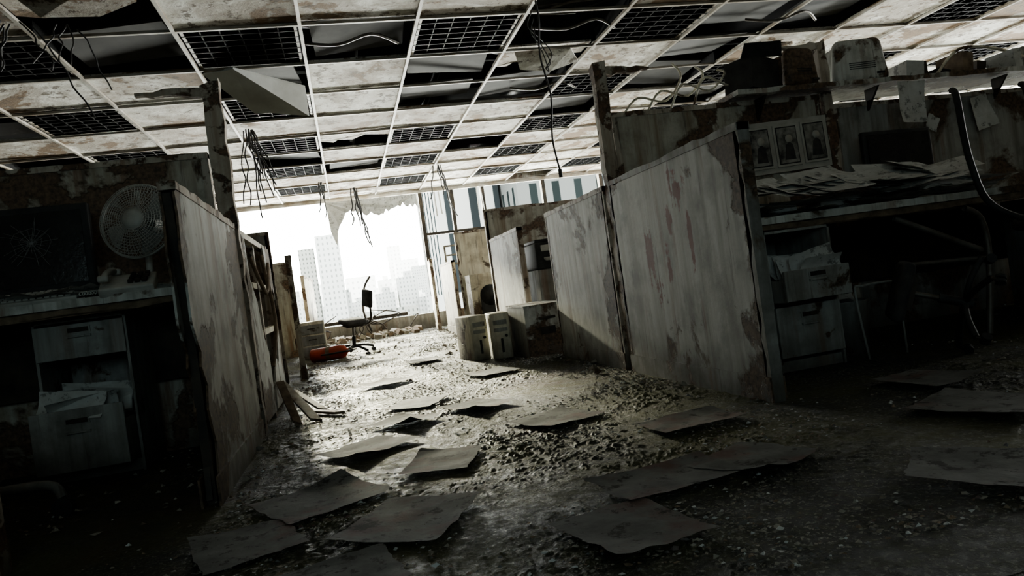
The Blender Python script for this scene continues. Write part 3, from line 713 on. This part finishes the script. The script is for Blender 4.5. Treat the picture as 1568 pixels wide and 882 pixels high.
# ------------------------------------------------------------------ outside city
def citymat(name,a,bc,sx,sz):
    m=M(name,rough=.9,spec=0); br=m.new('ShaderNodeTexBrick'); br.offset=0
    xyz=m.xyz(); cm=m.new('ShaderNodeCombineXYZ'); m.set(cm.inputs[0],m.math('ADD',xyz[0],xyz[1])); m.set(cm.inputs[1],xyz[2]); m.nt.links.new(cm.outputs[0],br.inputs['Vector'])
    br.inputs['Color1'].default_value=(*bc,1); br.inputs['Color2'].default_value=(*[c*.7 for c in bc],1); br.inputs['Mortar'].default_value=(*a,1)
    br.inputs['Scale'].default_value=1; br.inputs['Brick Width'].default_value=sx; br.inputs['Row Height'].default_value=sz; br.inputs['Mortar Size'].default_value=.35*min(sx,sz)
    m.col(br.outputs['Color']); return m.m
CITY=citymat('haze_tinted_city_facade',(.26,.27,.265),(.15,.16,.158),.9,1.1)  # distance haze is put into the facade colours, paler farther off
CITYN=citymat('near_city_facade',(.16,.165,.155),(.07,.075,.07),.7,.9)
CITYF=citymat('haze_tinted_far_facade',(.52,.52,.51),(.43,.44,.43),2,2.2)  # farthest tier, haze painted in as a near-white facade
CITYB=citymat('glass_office_facade',(.05,.053,.052),(.007,.009,.0092),1.4,3.4)
CITYW=citymat('fin_office_facade',(.16,.165,.16),(.010,.012,.013),1.6,30)
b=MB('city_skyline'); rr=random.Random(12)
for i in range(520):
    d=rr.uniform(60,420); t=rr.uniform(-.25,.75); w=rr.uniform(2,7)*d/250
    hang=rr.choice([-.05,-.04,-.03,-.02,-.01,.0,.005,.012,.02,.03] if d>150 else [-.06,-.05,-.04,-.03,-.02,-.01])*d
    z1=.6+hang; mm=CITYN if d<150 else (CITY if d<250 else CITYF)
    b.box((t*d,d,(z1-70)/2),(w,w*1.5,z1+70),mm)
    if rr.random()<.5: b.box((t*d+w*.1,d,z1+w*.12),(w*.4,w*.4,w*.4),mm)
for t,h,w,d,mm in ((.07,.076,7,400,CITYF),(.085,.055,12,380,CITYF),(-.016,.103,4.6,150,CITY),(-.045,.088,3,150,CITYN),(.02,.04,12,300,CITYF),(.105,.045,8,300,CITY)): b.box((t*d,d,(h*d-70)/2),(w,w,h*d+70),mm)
b.done()
plain('glass_office_building',(17.5,46,0),(14,10,90),CITYB)
plain('finned_office_building',(8.2,50,0),(4.2,10,90),CITYW)

# ------------------------------------------------------------------ light
w=bpy.data.worlds.new('World'); bpy.context.scene.world=w; w.use_nodes=True
bg=w.node_tree.nodes['Background']; bg.inputs[0].default_value=(.97,1,.955,1); bg.inputs[1].default_value=16
def area(name,loc,rot,sx,sy,e,col=(1,1,1),portal=False):
    l=bpy.data.lights.new(name,'AREA'); l.shape='RECTANGLE'; l.size=sx; l.size_y=sy; l.energy=e; l.color=col
    if portal: l.cycles.is_portal=True
    o=bpy.data.objects.new(name,l); o.location=loc; o.rotation_euler=rot; COL.objects.link(o); return o
area('window_portal',(4.3,YF+.3,1.42),(math.radians(-90),0,0),12.8,2.35,1,portal=True)
area('side_window_portal',(XR+.3,8.4,1.75),(0,math.radians(90),0),1.7,9,1,portal=True)
area('ceiling_fill_light',(1.5,22,-.9),Vector((.0,-1,.18)).to_track_quat('-Z','Y').to_euler(),10,1.4,7200,(.98,1,.92))  # added fill hidden below the sill, brightens the ceiling
area('side_fill_light',(14.5,8.4,.4),Vector((-1,-.1,.16)).to_track_quat('-Z','Y').to_euler(),6,1.0,2200,(.97,1,.97))  # added fill outside the side window, for right bays and ceiling
s=bpy.data.lights.new('sun','SUN'); s.energy=14; s.angle=math.radians(4); s.color=(1,.96,.72)
so=bpy.data.objects.new('sun',s); COL.objects.link(so); so.rotation_euler=(Vector((.13,-1,-.25))).to_track_quat('-Z','Y').to_euler()
area('rear_fill_light',(-.4,-2.6,1.7),(math.radians(88),0,0),3.5,1.2,30,(.70,.95,.98))  # added fill behind the camera, lifts the dark cubicles

# ------------------------------------------------------------------ camera
cam=bpy.data.cameras.new('camera'); cam.sensor_width=36; cam.lens=36*1100/1568; cam.clip_end=2000
co=bpy.data.objects.new('camera',cam); COL.objects.link(co); bpy.context.scene.camera=co
th=math.radians(12.9); ph=math.radians(.31); ro=math.radians(8)
fw=Vector((math.sin(th)*math.cos(ph),math.cos(th)*math.cos(ph),-math.sin(ph))); r0=Vector((math.cos(th),-math.sin(th),0)); u0=r0.cross(fw)
rt=r0*math.cos(ro)-u0*math.sin(ro); up=r0*math.sin(ro)+u0*math.cos(ro)
mt=Matrix((rt,up,-fw)).transposed().to_4x4(); mt.translation=Vector((0,0,.6)); co.matrix_world=mt
